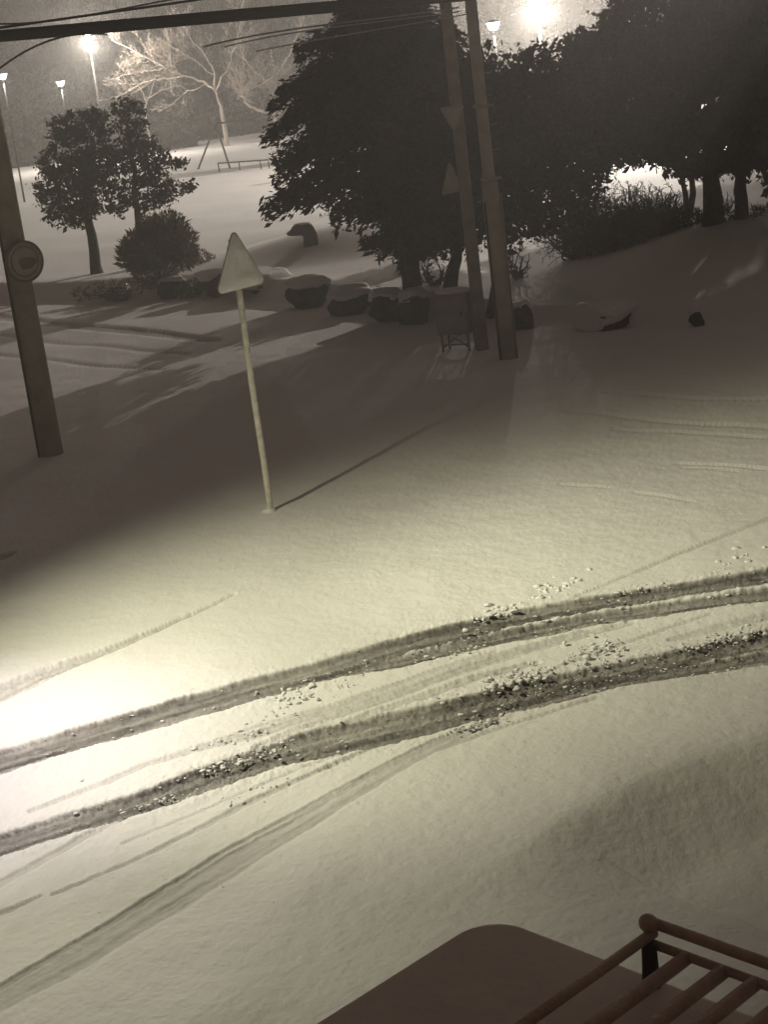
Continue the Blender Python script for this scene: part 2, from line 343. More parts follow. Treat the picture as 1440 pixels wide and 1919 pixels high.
# loose snow clods beside the tracks
def blob(seed, r, squash=0.7, jag=0.3, sub=2):
    bm = bmesh.new(); bmesh.ops.create_icosphere(bm, subdivisions=sub, radius=1)
    rr = random.Random(seed); off = [rr.uniform(-9, 9) for _ in range(3)]
    from mathutils import noise
    for v in bm.verts:
        n = noise.noise(v.co * 1.1 + Vector(off)) * jag + noise.noise(v.co * 2.6 + Vector(off)) * jag * 0.6
        v.co = v.co * (1 + n) * r; v.co.z *= squash
    v = np.array([x.co[:] for x in bm.verts]); t = np.array([[a.index for a in f.verts] for f in bm.faces]); bm.free()
    return v, t
clods = MB(); protos = [blob(i, 1, 0.6, 0.7, 2) for i in range(8)]
SPOTS = [(540, 1312, 70, 30, 60, 1.5), (440, 1385, 90, 22, 80, 0.9), (380, 1440, 80, 14, 40, 0.9), (930, 1150, 40, 14, 50, 1.9), (1040, 1103, 45, 15, 60, 2.1), (1185, 1110, 80, 10, 40, 1.0), (1120, 1222, 50, 22, 90, 1.2), (970, 1272, 80, 22, 110, 1.4), (1390, 1050, 60, 20, 60, 1.9), (1300, 1078, 60, 12, 30, 1.0), (900, 1358, 60, 8, 60, 1.3), (300, 1505, 60, 8, 40, 1.0), (450, 1425, 110, 12, 90, 1.1), (1370, 1195, 80, 14, 90, 1.3), (1300, 1285, 100, 16, 40, 0.8), (870, 1222, 40, 6, 20, 0.9), (1180, 1190, 120, 30, 40, 0.7), (640, 1290, 60, 20, 16, 0.8), (160, 1450, 10, 20, 8, 1.1), (480, 1490, 90, 20, 26, 0.9), (700, 1370, 120, 10, 30, 0.6), (1130, 1262, 150, 10, 60, 0.9), (250, 1640, 250, 120, 14, 0.5), (700, 1600, 300, 90, 20, 0.5)]
for (px, py, sx, sy, n, k) in SPOTS:
    for _ in range(n):
        a = rng.normal(0, 0.5); q = G0(px + a * sx, py - a * sx * 0.28 + rng.normal(0, 0.5) * sy)
        v, t = protos[rng.integers(8)]; s = k * 0.0085 * math.exp(rng.normal(0, 0.5)); s = min(s, 0.032)
        th = rng.random() * 6.28; c, d = math.cos(th), math.sin(th)
        vv = v * s; vv = np.stack([vv[:, 0] * c - vv[:, 1] * d, vv[:, 0] * d + vv[:, 1] * c, vv[:, 2]], -1)
        vv *= np.array([1 + 0.5 * rng.normal() * 0.6, 1 + 0.5 * rng.normal() * 0.6, 1.0]); clods.add(vv + np.array([q[0], q[1], s * 0.35 + 0.002]), None, t)
for pix in (TRACKS_AND_SHADE[0][0], TRACKS_AND_SHADE[1][0], TRACKS_AND_SHADE[2][0], TRACKS_AND_SHADE[3][0]):
    pp = np.array(pix, float)
    for _ in range(170):
        x_ = rng.uniform(max(-20, pp[0, 0]), min(1460, pp[-1, 0])); y_ = np.interp(x_, pp[:, 0], pp[:, 1]); hh = np.interp(x_, pp[:, 0], pp[:, 2])
        q = G0(x_, y_ + rng.choice([-1, 1, -1, 0.4]) * hh * rng.normal(1.05, 0.22)); v, t = protos[rng.integers(8)]; s = min(0.0055 * math.exp(rng.normal(0, 0.55)), 0.02)
        clods.add(v[:, [1, 0, 2]] * s * np.array([1.3, 1, 0.8]) + np.array([q[0], q[1], -0.004]), None, t)
o = clods.build('snow_clods', M['snowcap'], smooth=True); o['kind'] = 'stuff'; o['label'] = 'loose clods of snow scattered along the wheel tracks'

# ------------------------------------------------------------------ rocks
def rock(px, py, wpx, hpx, label, seed, cap=True, group=None, depth=0.8, sink=0.25, over=0.0):
    g = G(px, py); k = g[1] / F_PX
    rx, rz = wpx * k / 2, hpx * k
    v, t = blob(seed, 1, 1, 0.34, 4)
    fr = np.random.default_rng(seed * 7 + 1)
    for _ in range(11):
        nn = fr.normal(size=3) * np.array([1, 1, 0.7]); nn /= np.linalg.norm(nn); v = v - np.maximum(0, v @ nn - fr.uniform(0.62, 0.9))[:, None] * nn
    v = v / np.abs(v).max(0)
    facet = v.copy(); v = v * (1 - 0.55 * over)
    v = v * np.array([rx, rx * depth, rz * (1 + sink) / 2])
    zc = rz * (1 - sink) / 2
    th = thing('rock', label, 'rock', (g[0], g[1] + rx * 0.2, g[2]), 0, group)
    MB().add(v + np.array([0, 0, zc]), None, t).build('stone', M['rock'], th, smooth=False)
    if cap:
        tt = t; sh = facet * (1 + 0.12 * (vnoise(facet[:, 0] * 2.2 + seed, facet[:, 1] * 2.2 + facet[:, 2], seed))[:, None])
        top = sh * np.array([rx * (0.97 + over), rx * depth * (1.0 + over), rz * (0.36 + over * 0.8)]) + np.array([0, 0.10, rz * (0.80 - over * 1.0)])
        MB().add(top, None, tt).build('snow_cap', M['snowcap'], th)
    return th
rock(580, 576, 94, 54, 'large dark boulder with sloping left face under a thick snow cap', 3)
rock(658, 590, 98, 48, 'low wide dark boulder between two taller ones in the snowy border', 5)
rock(732, 602, 82, 56, 'dark boulder sitting directly against the big conifer trunk', 8)
rock(782, 608, 66, 60, 'square dark boulder in front of the big conifer trunk', 12, over=0.0)
rock(984, 616, 56, 46, 'dark boulder half sunk at the foot of the bank just past the utility poles', 15, over=0.0)
rock(1140, 618, 112, 46, 'broad flat rock buried in snow with a dark hollow beneath', 22, over=0.24)
rock(1308, 612, 30, 30, 'small dark stone standing in for a hole in the snow bank, alone', 25, over=0.0)  # dark stone placed where a shaded hole opens in the bank
rock(490, 548, 112, 44, 'rounded boulder fully hidden by snow behind the triangular sign', 31, over=0.25)
rock(405, 548, 70, 42, 'pale snow covered boulder beside the clipped shrub', 33, over=0.12)
rock(325, 558, 60, 34, 'low dark stone with a snowy top under the shrub', 36)
rock(225, 562, 60, 26, 'flat dark stone in the shadow of the two garden trees', 41)

# ------------------------------------------------------------------ foliage
def leaf_cards(c, size, asp=0.5, dirs=None, jit=1.0):
    n = len(c)
    a = rng.normal(size=(n, 3)) if dirs is None else dirs + jit * rng.normal(size=(n, 3))
    a /= np.linalg.norm(a, axis=1)[:, None] + 1e-9
    b = np.cross(a, rng.normal(size=(n, 3))); b /= np.linalg.norm(b, axis=1)[:, None] + 1e-9
    s = size * np.exp(rng.normal(0, 0.4, n))[:, None]
    v = np.stack([c - a * s * 0.5, c + b * s * asp * 0.5, c + a * s * 0.5, c - b * s * asp * 0.5], 1).reshape(-1, 3)
    return v, np.arange(4 * n).reshape(-1, 4)
def to_px(v):
    d = v - CAM; k = d @ FW
    return 720 + F_PX * (d @ RT) / k, 959.5 - F_PX * (d @ UP) / k
OPEN = [(925, 47, 17), (840, 105, 9), (1008, 8, 26)]           # openings in the crowns where the park lamps show
def thin(c):
    x, y = to_px(c); ok = np.ones(len(c), bool)
    for (a, b, r_) in OPEN: ok &= np.hypot(x - a, y - b) > r_ * (0.8 + 0.4 * rng.random(len(c)))
    return c[ok]
def bend(a, b, n=6, sag=0.0, wob=0.05):
    t = np.linspace(0, 1, n)[:, None]; p = a + (b - a) * t
    L = np.linalg.norm(b - a); p[1:-1] += rng.normal(0, wob * L, (n - 2, 3)) * 0.4
    p[:, 2] += sag * L * np.sin(t[:, 0] * math.pi)
    return p
def blob_tree(name, label, cat, base, top, r0, blobs, y, mats, leaf=0.12, dens=1.0, group=None, clump=0.34, dy=0.5, lean=None, fork=None):
    """trunk from base px to top px, limbs to each foliage mass (px, py, r px)"""
    g = G(*base); yy = g[1]
    th = thing(name, label, cat, tuple(g), 0, group)
    t = P(top[0], top[1], yy)
    k = yy / F_PX
    tr = MB(); path = bend(g + np.array([0, 0, -0.2]), t, 9, 0, 0.015); rr = np.linspace(r0, r0 * 0.35, 9); rr[0] *= 1.25
    tr.tube(path - g, rr, 12)
    if fork: tr.tube(bend(g + np.array([0, 0, -0.2]), P(fork[0], fork[1], yy), 7, 0.05, 0.02) - g, np.linspace(r0 * 1.1, r0 * 0.4, 7), 10)
    cs = []
    for (bx, by, br) in blobs:
        c = P(bx, by, yy + rng.uniform(-dy, dy)); R_ = br * k
        j = np.argmin(np.abs(path[:, 2] - (c[2] - 0.5 * abs(R_)))); j = max(2, min(7, j))
        tr.tube(bend(path[j], c, 6, 0.08, 0.06) - g, np.linspace(rr[j] * 0.45, 0.015, 6), 6)
        n = int(max(6, 26 * dens * (R_ / 0.5) ** 2))
        d = rng.normal(size=(n, 3)); d /= np.linalg.norm(d, axis=1)[:, None]
        cc = c + d * R_ * (0.35 + 0.65 * rng.random((n, 1)) ** 0.5) * np.array([1, 1, 0.9])
        for q in cc:
            m = int(26 * (clump / 0.34) ** 2) + 10
            e = rng.normal(size=(m, 3)) * clump * 0.36 * np.array([1.1, 1.1, 0.7])
            cs.append(q + e)
    cs = thin(np.vstack(cs))
    tr.build('trunk', mats[1], th)
    v, q = leaf_cards(cs - g, leaf, 0.55)
    MB().add(v, q).build('crown', mats[0], th, smooth=False)
    return th
def conifer(label, base, top_py, r0, prof, nb, mats, needle=0.16):
    g = G(*base); yy = g[1]; k = yy / F_PX
    th = thing('conifer_tree', label, 'tree', tuple(g))
    H = (base[1] - top_py) * k
    tr = MB(); tr.tube([(0, 0, -0.2), (0.02, 0, 0.5), (0, 0, H * 0.5), (0, 0, H)], [r0 * 1.3, r0, r0 * 0.6, 0.02], 12)
    ph = np.array([(base[1] - a) * k for a, b in prof]); pr = np.array([b * k for a, b in prof]); od = np.argsort(ph); ph, pr = ph[od], pr[od]
    C, D = [], []
    for i in range(nb):
        z = ph[0] + (ph[-1] - ph[0]) * (rng.random() ** 0.85); Rr = np.interp(z, ph, pr) * rng.uniform(0.66, 1.12)
        az = rng.random() * 2 * math.pi; o = np.array([math.cos(az), math.sin(az), 0.0]); s_ = np.array([-o[1], o[0], 0])
        n = 6; tt = np.linspace(0, 1, n)
        pz = z + Rr * (0.30 * tt - 0.42 * tt ** 2)
        pts = o[None] * (Rr * tt)[:, None] + np.array([0, 0, 1.0])[None] * pz[:, None]
        tr.tube(pts, np.linspace(0.035, 0.006, n), 5)
        m = int(150 * max(Rr, 0.5))
        u = rng.random(m) ** 0.6; wv = (1.06 - u) * 0.46 * Rr + 0.05
        cc = o[None] * (Rr * u)[:, None] + s_[None] * (rng.normal(0, 0.45, m) * wv)[:, None]
        cc[:, 2] = z + Rr * (0.30 * u - 0.42 * u ** 2) + rng.normal(0, 0.09, m) - 0.16 * rng.random(m) * (1 - 0.5 * u)
        C.append(cc); D.append(np.repeat((o + np.array([0, 0, -0.35]))[None], m, 0))
    C = np.vstack(C); D = np.vstack(D)
    x, y = to_px(C + g); ok = np.ones(len(C), bool)
    for (a, b, r_) in OPEN: ok &= np.hypot(x - a, y - b) > r_
    C, D = C[ok], D[ok]
    v, q = leaf_cards(C, needle, 0.30, D, 0.5)
    tr.build('trunk', mats[1], th); MB().add(v, q).build('crown', mats[0], th, smooth=False)
    return th
conifer('big dark spreading conifer with drooping boughs behind the dark boulders', (778, 592), -60, 0.20,
        [(495, 18), (465, 55), (430, 95), (395, 110), (372, 140), (345, 225), (315, 262), (285, 265), (235, 252), (180, 235), (120, 200), (60, 145), (20, 95), (-20, 55), (-60, 12)], 330, (M['conifer'], M['bark']), 0.14)
BT = (M['leaf'], M['bark'])
bx, by = to_px(on(19.2, 53.0)[None]); bx, by = float(bx[0]), float(by[0])  # unseen conifer, added to keep the far floodlight off the bank
conifer('unseen tall conifer added to shade the bank, outermost beyond its end', (bx, by), by - 700, 0.2, [(by - 5, 140), (by - 60, 160), (by - 160, 160), (by - 300, 150), (by - 450, 120), (by - 580, 80), (by - 695, 8)], 280, (M['conifer'], M['bark']), 0.2)
bx, by = to_px(on(14.6, 52.0)[None]); bx, by = float(bx[0]), float(by[0])  # second unseen conifer blocking floodlight from the bank
conifer('unseen tall conifer with skirts to the ground added to shade the bank', (bx, by), by - 720, 0.2, [(by - 5, 150), (by - 60, 165), (by - 160, 160), (by - 300, 155), (by - 450, 130), (by - 580, 90), (by - 715, 8)], 300, (M['conifer'], M['bark']), 0.2)
blob_tree('evergreen_tree', 'dark evergreen with a leaning trunk between the conifer and the utility poles', 'tree', (838, 548), (868, 400), 0.17,
          [(800, 420, 55), (850, 395, 60), (890, 420, 45), (830, 340, 70), (880, 300, 70), (770, 380, 50), (845, 445, 40), (800, 460, 30), (870, 200, 60), (800, 240, 70), (760, 300, 60)], 0, BT, 0.11)
blob_tree('evergreen_tree', 'broad dark evergreen directly behind the thicker utility pole', 'tree', (930, 580), (945, 350), 0.20,
          [(960, 400, 45), (1010, 360, 60), (1060, 345, 50), (1095, 350, 30), (985, 300, 75), (1050, 260, 75), (940, 250, 75), (1000, 200, 70), (905, 340, 45), (960, 440, 26), (1020, 415, 34), (1070, 390, 30), (1110, 330, 22), (925, 170, 55), (895, 130, 40), (1000, 140, 55)], 0, BT, 0.11)
blob_tree('evergreen_tree', 'dark tree with paired slim trunks at the edge of the twiggy hedge', 'tree', (1294, 412), (1264, 250), 0.085,
          [(1170, 265, 50), (1130, 290, 40), (1215, 275, 42), (1260, 285, 40), (1245, 240, 70), (1180, 200, 75), (1110, 220, 60), (1140, 130, 75), (1230, 150, 80), (1060, 180, 60), (1100, 100, 50), (1292, 322, 18), (1080, 270, 50)], 0, BT, 0.12, fork=(1300, 240))
blob_tree('evergreen_tree', 'dark evergreen with the stoutest trunk on top of the snow bank', 'tree', (1340, 420), (1325, 220), 0.26,
          [(1310, 290, 50), (1350, 270, 60), (1320, 200, 80), (1250, 90, 75), (1330, 110, 85), (1180, 50, 60), (1260, 10, 70), (1350, 20, 80), (1375, 315, 25), (1170, 100, 50)], 0, BT, 0.12)
blob_tree('evergreen_tree', 'dark evergreen with a straight trunk at the far end of the bank', 'tree', (1392, 410), (1385, 220), 0.17,
          [(1400, 285, 40), (1425, 260, 55), (1390, 220, 60), (1440, 180, 80), (1400, 100, 85), (1470, 80, 90), (1420, 10, 80), (1480, 270, 40), (1435, 300, 20)], 0, BT, 0.12)
blob_tree('evergreen_tree', 'tall evergreen lit by the floodlight glowing inside its branches', 'tree', (1040, 250), (1030, 20), 0.2,
          [(1000, 60, 45), (1050, 40, 50), (960, 20, 40), (1080, 80, 50), (1030, 110, 60), (950, 100, 50), (1020, 0, 50), (1100, 20, 50), (900, 60, 40), (860, 40, 45), (880, 0, 45), (1130, 50, 40)], 0, BT, 0.14, dens=0.55)
blob_tree('evergreen_tree', 'dark evergreen filling the gap above the conifer and behind the twin poles', 'tree', (800, 480), (770, 60), 0.15,
          [(760, 120, 70), (820, 110, 60), (700, 120, 55), (850, 160, 50), (800, 190, 65), (740, 90, 50), (880, 195, 40), (660, 140, 40), (900, 190, 40), (780, 350, 42), (830, 380, 48), (750, 335, 40), (850, 340, 42), (735, 370, 45), (800, 430, 45)], 0, BT, 0.12)  # lower masses added behind the conifer to shade the mound
blob_tree('evergreen_tree', 'dark evergreen past the far end of the bank, nearest the roadside', 'tree', (1530, 440), (1520, 200), 0.2,
          [(1500, 330, 60), (1560, 330, 60), (1500, 240, 80), (1580, 230, 80), (1530, 130, 90), (1600, 320, 50), (1460, 300, 30)], 0, BT, 0.14)
blob_tree('evergreen_tree', 'dark evergreen standing beyond the last trunk of the bank', 'tree', (1680, 420), (1670, 200), 0.2,
          [(1650, 330, 70), (1710, 330, 70), (1660, 230, 90), (1730, 220, 80), (1680, 120, 90), (1780, 300, 60)], 0, BT, 0.14)
blob_tree('evergreen_tree', 'unseen evergreen added out in the field to shade the end of the bank', 'tree', (1570, 345), (1565, 150), 0.2,
          [(1530, 270, 60), (1610, 270, 60), (1550, 200, 70), (1620, 190, 70), (1580, 120, 70), (1650, 280, 50), (1500, 290, 45), (1570, 300, 40)], 0, BT, 0.16)  # out of view, added to cut the floodlight behind the last trunks
LT = (M['leaf2'], M['bark'])
blob_tree('garden_tree', 'small clipped tree with a knobbly bare trunk and clumped dark foliage', 'tree', (182, 512), (150, 300), 0.17,
          [(110, 243, 26), (145, 232, 30), (175, 225, 26), (195, 245, 24), (150, 275, 40), (105, 305, 30), (185, 300, 45), (140, 330, 45), (85, 318, 18), (95, 370, 32), (80, 350, 16), (145, 375, 45), (185, 350, 40), (110, 398, 28), (150, 402, 30), (205, 330, 24)], 0, LT, 0.095, dens=1.5, clump=0.22)
blob_tree('garden_tree', 'small clipped tree with a forked trunk rising behind the round shrub', 'tree', (262, 500), (245, 260), 0.12,
          [(232, 203, 22), (255, 210, 16), (240, 235, 24), (262, 250, 24), (250, 280, 36), (285, 285, 26), (310, 300, 24), (335, 302, 14), (265, 320, 34), (295, 345, 32), (325, 350, 22), (350, 352, 11), (310, 372, 20), (245, 360, 30), (275, 388, 20), (225, 300, 28), (215, 390, 20)], 0, LT, 0.095, dens=1.5, clump=0.20)

def shrub(label, base, blobs, leaf, mats, n=900, group=None, up=0.6):
    g = G(*base); k = g[1] / F_PX
    th = thing('evergreen_shrub', label, 'shrub', tuple(g), 0, group); st = MB(); C = []; D = []
    for (bx, by, br) in blobs:
        c = P(bx, by, g[1] + rng.uniform(-0.3, 0.3)); R_ = br * k
        st.tube(bend(g, c, 5, 0, 0.05) - g, np.linspace(0.03, 0.008, 5), 5)
        m = int(n * (R_ / 0.5) ** 2); d = rng.normal(size=(m, 3)); d /= np.linalg.norm(d, axis=1)[:, None]
        C.append(c + d * R_ * (0.5 + 0.55 * rng.random((m, 1)) ** 0.6)); D.append(d + np.array([0, 0, up]))
    C = np.vstack(C) - g; D = np.vstack(D); ok = C[:, 2] > -0.05
    v, q = leaf_cards(C[ok], leaf, 0.22, D[ok], 0.5)
    st.build('stem', mats[1], th); MB().add(v, q).build('foliage', mats[0], th, smooth=False)
YT = (M['yew'], M['bark'])
shrub('rounded wispy evergreen shrub in front of the forked garden tree', (298, 535), [(300, 450, 48), (270, 470, 42), (335, 455, 36), (320, 430, 34), (290, 500, 46), (245, 480, 28), (345, 480, 26), (285, 430, 22)], 0.13, YT, 1500)
shrub('low dark shrub half buried beside the snow covered boulders', (372, 552), [(360, 540, 20), (380, 545, 16), (345, 545, 18)], 0.09, YT, 1500)
shrub('low flat shrub creeping along the border below the round shrub', (205, 556), [(215, 545, 22), (180, 548, 20), (245, 545, 24), (150, 552, 14)], 0.09, YT, 1300)
shrub('small dark shrub at the end of the snow mound', (380, 492), [(380, 482, 15), (365, 486, 12), (395, 486, 10)], 0.10, YT, 1300)

YD = (M['leaf'], M['bark'])
shrub('low dark evergreen shrub spreading around the slim paired trunks', (1285, 425), [(1250, 418, 24), (1275, 415, 24), (1300, 412, 22), (1320, 410, 18), (1235, 430, 18)], 0.09, YD, 1700)
shrub('low dark evergreen shrub between the two stout trunks at the end of the bank', (1395, 408), [(1362, 404, 13), (1385, 402, 12), (1420, 398, 14), (1445, 396, 16), (1475, 392, 20)], 0.09, YD, 1700)

# ------------------------------------------------------------------ bare wood
def grow(mb, path, r0, r1, lvl, rnd, dens, k=4, spread=1.0, rmin=0.006, up=0.15, flat=1.0, ratio=0.5):
    path = np.asarray(path); n = len(path)
    mb.tube(path, np.linspace(r0, r1, n), 5 if lvl > 1 else 3, cap=False)
    if lvl == 0: return
    L = np.linalg.norm(np.diff(path, axis=0), axis=1).sum()
    m = max(2, int(dens * L + rnd.random()))
    for _ in range(m):
        t = rnd.uniform(0.15, 1.0) * (n - 1); i = min(int(t), n - 2); f = t - i
        p = path[i] * (1 - f) + path[i + 1] * f
        d = path[i + 1] - path[i]; d = d / (np.linalg.norm(d) + 1e-9)
        s = np.array([rnd.gauss(0, 1), rnd.gauss(0, 1) * flat, rnd.gauss(0, 0.8)]); s -= d * (s @ d); s /= np.linalg.norm(s) + 1e-9
        a = rnd.uniform(0.5, 1.0) * spread
        dr = d * math.cos(a) + s * math.sin(a) + np.array([0, 0, up]); dr /= np.linalg.norm(dr)
        l = L * ratio * rnd.uniform(0.55, 1.15) * (1.1 - 0.5 * t / (n - 1))
        q = [p]
        for j in range(4):
            dr = dr + np.array([rnd.gauss(0, 0.16), rnd.gauss(0, 0.16), rnd.gauss(0, 0.16) + 0.02]); dr /= np.linalg.norm(dr)
            q.append(q[-1] + dr * l / 4)
        rr = max(rmin, (r0 + (r1 - r0) * t / (n - 1)) * 0.55)
        grow(mb, q, rr, max(rmin * 0.7, rr * 0.4), lvl - 1, rnd, dens * 1.35, k, spread, rmin, up, flat, ratio)
def bare_tree(label, y, base, limbs, m, seed, lvl=3, dens=1.4, rmin=0.009, group=None):
    """limbs: list of (px path, base radius)"""
    g = P(base[0], base[1], y); g[2] = float(h_base(g[0], g[1])); th = thing('bare_tree', label, 'tree', tuple(g), 0, group)
    rnd = random.Random(seed); tr = MB(); cr = MB()
    for i, (pp, r0) in enumerate(limbs):
        q = [P(a, b, y + rnd.uniform(-0.6, 0.6) * (j > 0)) - g for j, (a, b) in enumerate(pp)]
        if i == 0: q[0] = np.array([0, 0, -0.3])
        q = np.array(q); t = np.linspace(0, 1, len(q)); tt = np.linspace(0, 1, len(q) * 3)
        q = np.stack([np.interp(tt, t, q[:, c]) for c in range(3)], -1); q[1:] += np.array([[rnd.gauss(0, 0.04) for _ in range(3)] for _ in q[1:]])
        tr.tube(q, np.linspace(r0, r0 * 0.3, len(q)) * (1 if i == 0 else 0.7), 7)
        if i > 0 or len(limbs) == 1: grow(cr, q[len(q) // 5:], r0 * 0.3, r0 * 0.15, lvl, rnd, dens, rmin=rmin, ratio=0.46)
    tr.build('trunk', m, th); cr.build('crown', m, th)
    return th
bare_tree('wide bare tree with pale lit branches reaching toward the floodlight', 112, (425, 262),
          [([(426, 262), (416, 215), (410, 190), (402, 165)], 0.17),
           ([(404, 172), (380, 152), (345, 142), (310, 128), (285, 112), (262, 102), (215, 78)], 0.12),
           ([(345, 142), (310, 146), (280, 152), (240, 170), (215, 185)], 0.07),
           ([(402, 168), (400, 130), (380, 95), (350, 65), (330, 30)], 0.09),
           ([(404, 170), (425, 130), (440, 90), (450, 50), (452, 10)], 0.09),
           ([(390, 155), (370, 165), (345, 175), (325, 195), (305, 205)], 0.06),
           ([(310, 128), (290, 132), (265, 135), (235, 140), (205, 150)], 0.05),
           ([(400, 140), (360, 110), (320, 85), (290, 70)], 0.06)], M['pale_bark'], 5, 3, 3.6)
bare_tree('bare tree with thick forked pale limbs beside the big conifer', 108, (522, 292),
          [([(522, 292), (520, 250), (516, 222), (512, 205)], 0.20),
           ([(514, 215), (490, 208), (465, 196), (452, 180), (458, 168), (490, 158), (515, 142), (528, 124)], 0.15),
           ([(498, 155), (480, 135), (460, 115), (450, 90), (455, 60)], 0.09),
           ([(516, 212), (512, 180), (505, 160)], 0.08),
           ([(520, 220), (535, 195), (545, 165), (548, 155)], 0.11),
           ([(528, 124), (545, 95), (560, 60), (570, 30)], 0.08),
           ([(452, 180), (440, 160), (430, 140), (432, 110)], 0.06)], M['pale_bark'], 9, 3, 3.3)
bare_tree('slender bare tree with fine twigs standing behind the forked garden tree', 116, (275, 235),
          [([(275, 235), (272, 205), (275, 180)], 0.09),
           ([(274, 195), (285, 165), (300, 140), (320, 110)], 0.06),
           ([(274, 190), (262, 165), (245, 140), (235, 110)], 0.06),
           ([(276, 185), (310, 165), (340, 160), (365, 190)], 0.05)], M['pale_bark'], 12, 3, 3.4)
rb = random.Random(4)
for i in range(24):                                            # bare wood on the slope beyond the field
    px = -40 + i * 29 + rb.uniform(-9, 9); y = rb.uniform(128, 165)
    b = P(px, 250, y); z = float(h_base(b[0], y)); base = np.array([b[0], y, z])
    th = thing('bare_tree', 'thin bare tree standing among others on the dim slope beyond the field', 'tree', tuple(base), 0, 'bare trees on the far slope')
    tr = MB(); cr = MB(); H = rb.uniform(6, 9)
    q = np.array([[rb.gauss(0, 0.1) * j, rb.gauss(0, 0.1) * j, H * j / 5] for j in range(6)]); q[0] = (0, 0, -0.3)
    tr.tube(q, np.linspace(0.13, 0.03, 6), 6)
    grow(cr, q[1:], 0.07, 0.02, 2, rb, 1.6, rmin=0.014, up=0.3, ratio=0.36)
    tr.build('trunk', M['dim_bark'], th); cr.build('crown', M['dim_bark'], th)
def bare_shrub(label, base, rx, h, seed, n=16, lvl=3, dens=5.0, group=None, r0=0.028):
    g = G(*base); k = g[1] / F_PX; rx *= k; h *= k
    th = thing('bare_shrub', label, 'shrub', tuple(g), 0, group); rnd = random.Random(seed); mb = MB()
    for i in range(n):
        a = rnd.uniform(0, 2 * math.pi); e = 0.15 + 0.85 * math.sqrt(rnd.random()); q = [np.array([rnd.gauss(0, 0.12) * rx, rnd.gauss(0, 0.1) * rx, -0.05])]
        tip = np.array([math.cos(a) * rx * e, math.sin(a) * rx * e * 0.7, h * rnd.uniform(0.75, 1.0) * math.sqrt(max(0.06, 1 - (e * 0.95) ** 2))])
        q = bend(q[0], tip, 7, -0.08, 0.17)
        grow(mb, q, r0, 0.008, lvl, rnd, dens, rmin=0.0055, up=0.03, ratio=0.40, spread=1.15)
    for i_, v_ in enumerate(mb.v):
        e_ = np.sqrt((v_[:, 0] / rx) ** 2 + (v_[:, 1] / (rx * 0.75)) ** 2 + (np.maximum(v_[:, 2], 0) / h) ** 2)
        mb.v[i_] = v_ / np.maximum(1, e_ / (0.97 + 0.06 * rng.random(len(v_)) if len(v_) < 9 else 1.0))[:, None]
    mb.build('branch_mass', M['twig'], th)
bare_shrub('large leafless twiggy shrub spreading over the left end of the bank crest', (1090, 480), 100, 128, 3, 44, 3, 6)
bare_shrub('dense leafless clipped hedge bush with a flat rounded top on the crest', (1160, 464), 95, 126, 6, 64, 3, 8)
bare_shrub('dense twiggy bush between the clipped bush and the slim paired trunks', (1228, 442), 76, 108, 8, 54, 3, 8)
bare_shrub('small round leafless shrub growing past the thicker utility pole', (975, 522), 34, 68, 10, 14)
bare_shrub('small leafless shrub between the conifer trunk and the leaning trunk', (815, 535), 34, 70, 14, 12)
bare_shrub('little leafless shrub between the two stout trunks on the bank', (1366, 400), 22, 60, 17, 8, 2)
def hedge(label, p0, p1, hgt, dep, seed, n):
    a, b = np.array(p0), np.array(p1); mid = (a + b) / 2; r_ = np.random.default_rng(seed)
    th = thing('hedge', label, 'hedge', (mid[0], mid[1], float(h_base(mid[0], mid[1]))))
    t = r_.random(n); c = np.outer(1 - t, a) + np.outer(t, b); c = np.column_stack([c, np.zeros(n)]); c[:, 1] += r_.uniform(-dep, dep, n)
    top = hgt * (0.85 + 0.5 * vnoise(c[:, 0] * 0.8, c[:, 1] * 0.3, seed))
    c[:, 2] = h_base(c[:, 0], c[:, 1]) + top * r_.random(n) ** 0.7
    v, q = leaf_cards(c - np.array(th.location), 0.3, 0.6); MB().add(v, q).build('foliage', M['hedge'], th, smooth=False)
hedge('long low dark hedge closing the far left edge of the snowy field', (-33, 119), (-9.5, 117), 1.3, 0.5, 3, 9000)
hedge('dark evergreen thicket on the slope behind the bare trees', (-17, 134), (-8, 133), 2.6, 1.0, 5, 7000)

n = 130000; r_ = np.random.default_rng(2); yy = 121 + 110 * r_.random(n) ** 1.6; xx = (r_.random(n) - 0.62) * 0.42 * yy
c = np.column_stack([xx, yy, h_base(xx, yy) + 1.1 * r_.random(n) * (0.4 + (vnoise(xx * 0.15, yy * 0.15, 8) + 0.5))])
v, q = leaf_cards(c, 0.24, 0.5); o = MB().add(v, q).build('undergrowth', M['hedge'], smooth=False); o['kind'] = 'stuff'; o['label'] = 'dry brush covering the dim slope beyond the field'

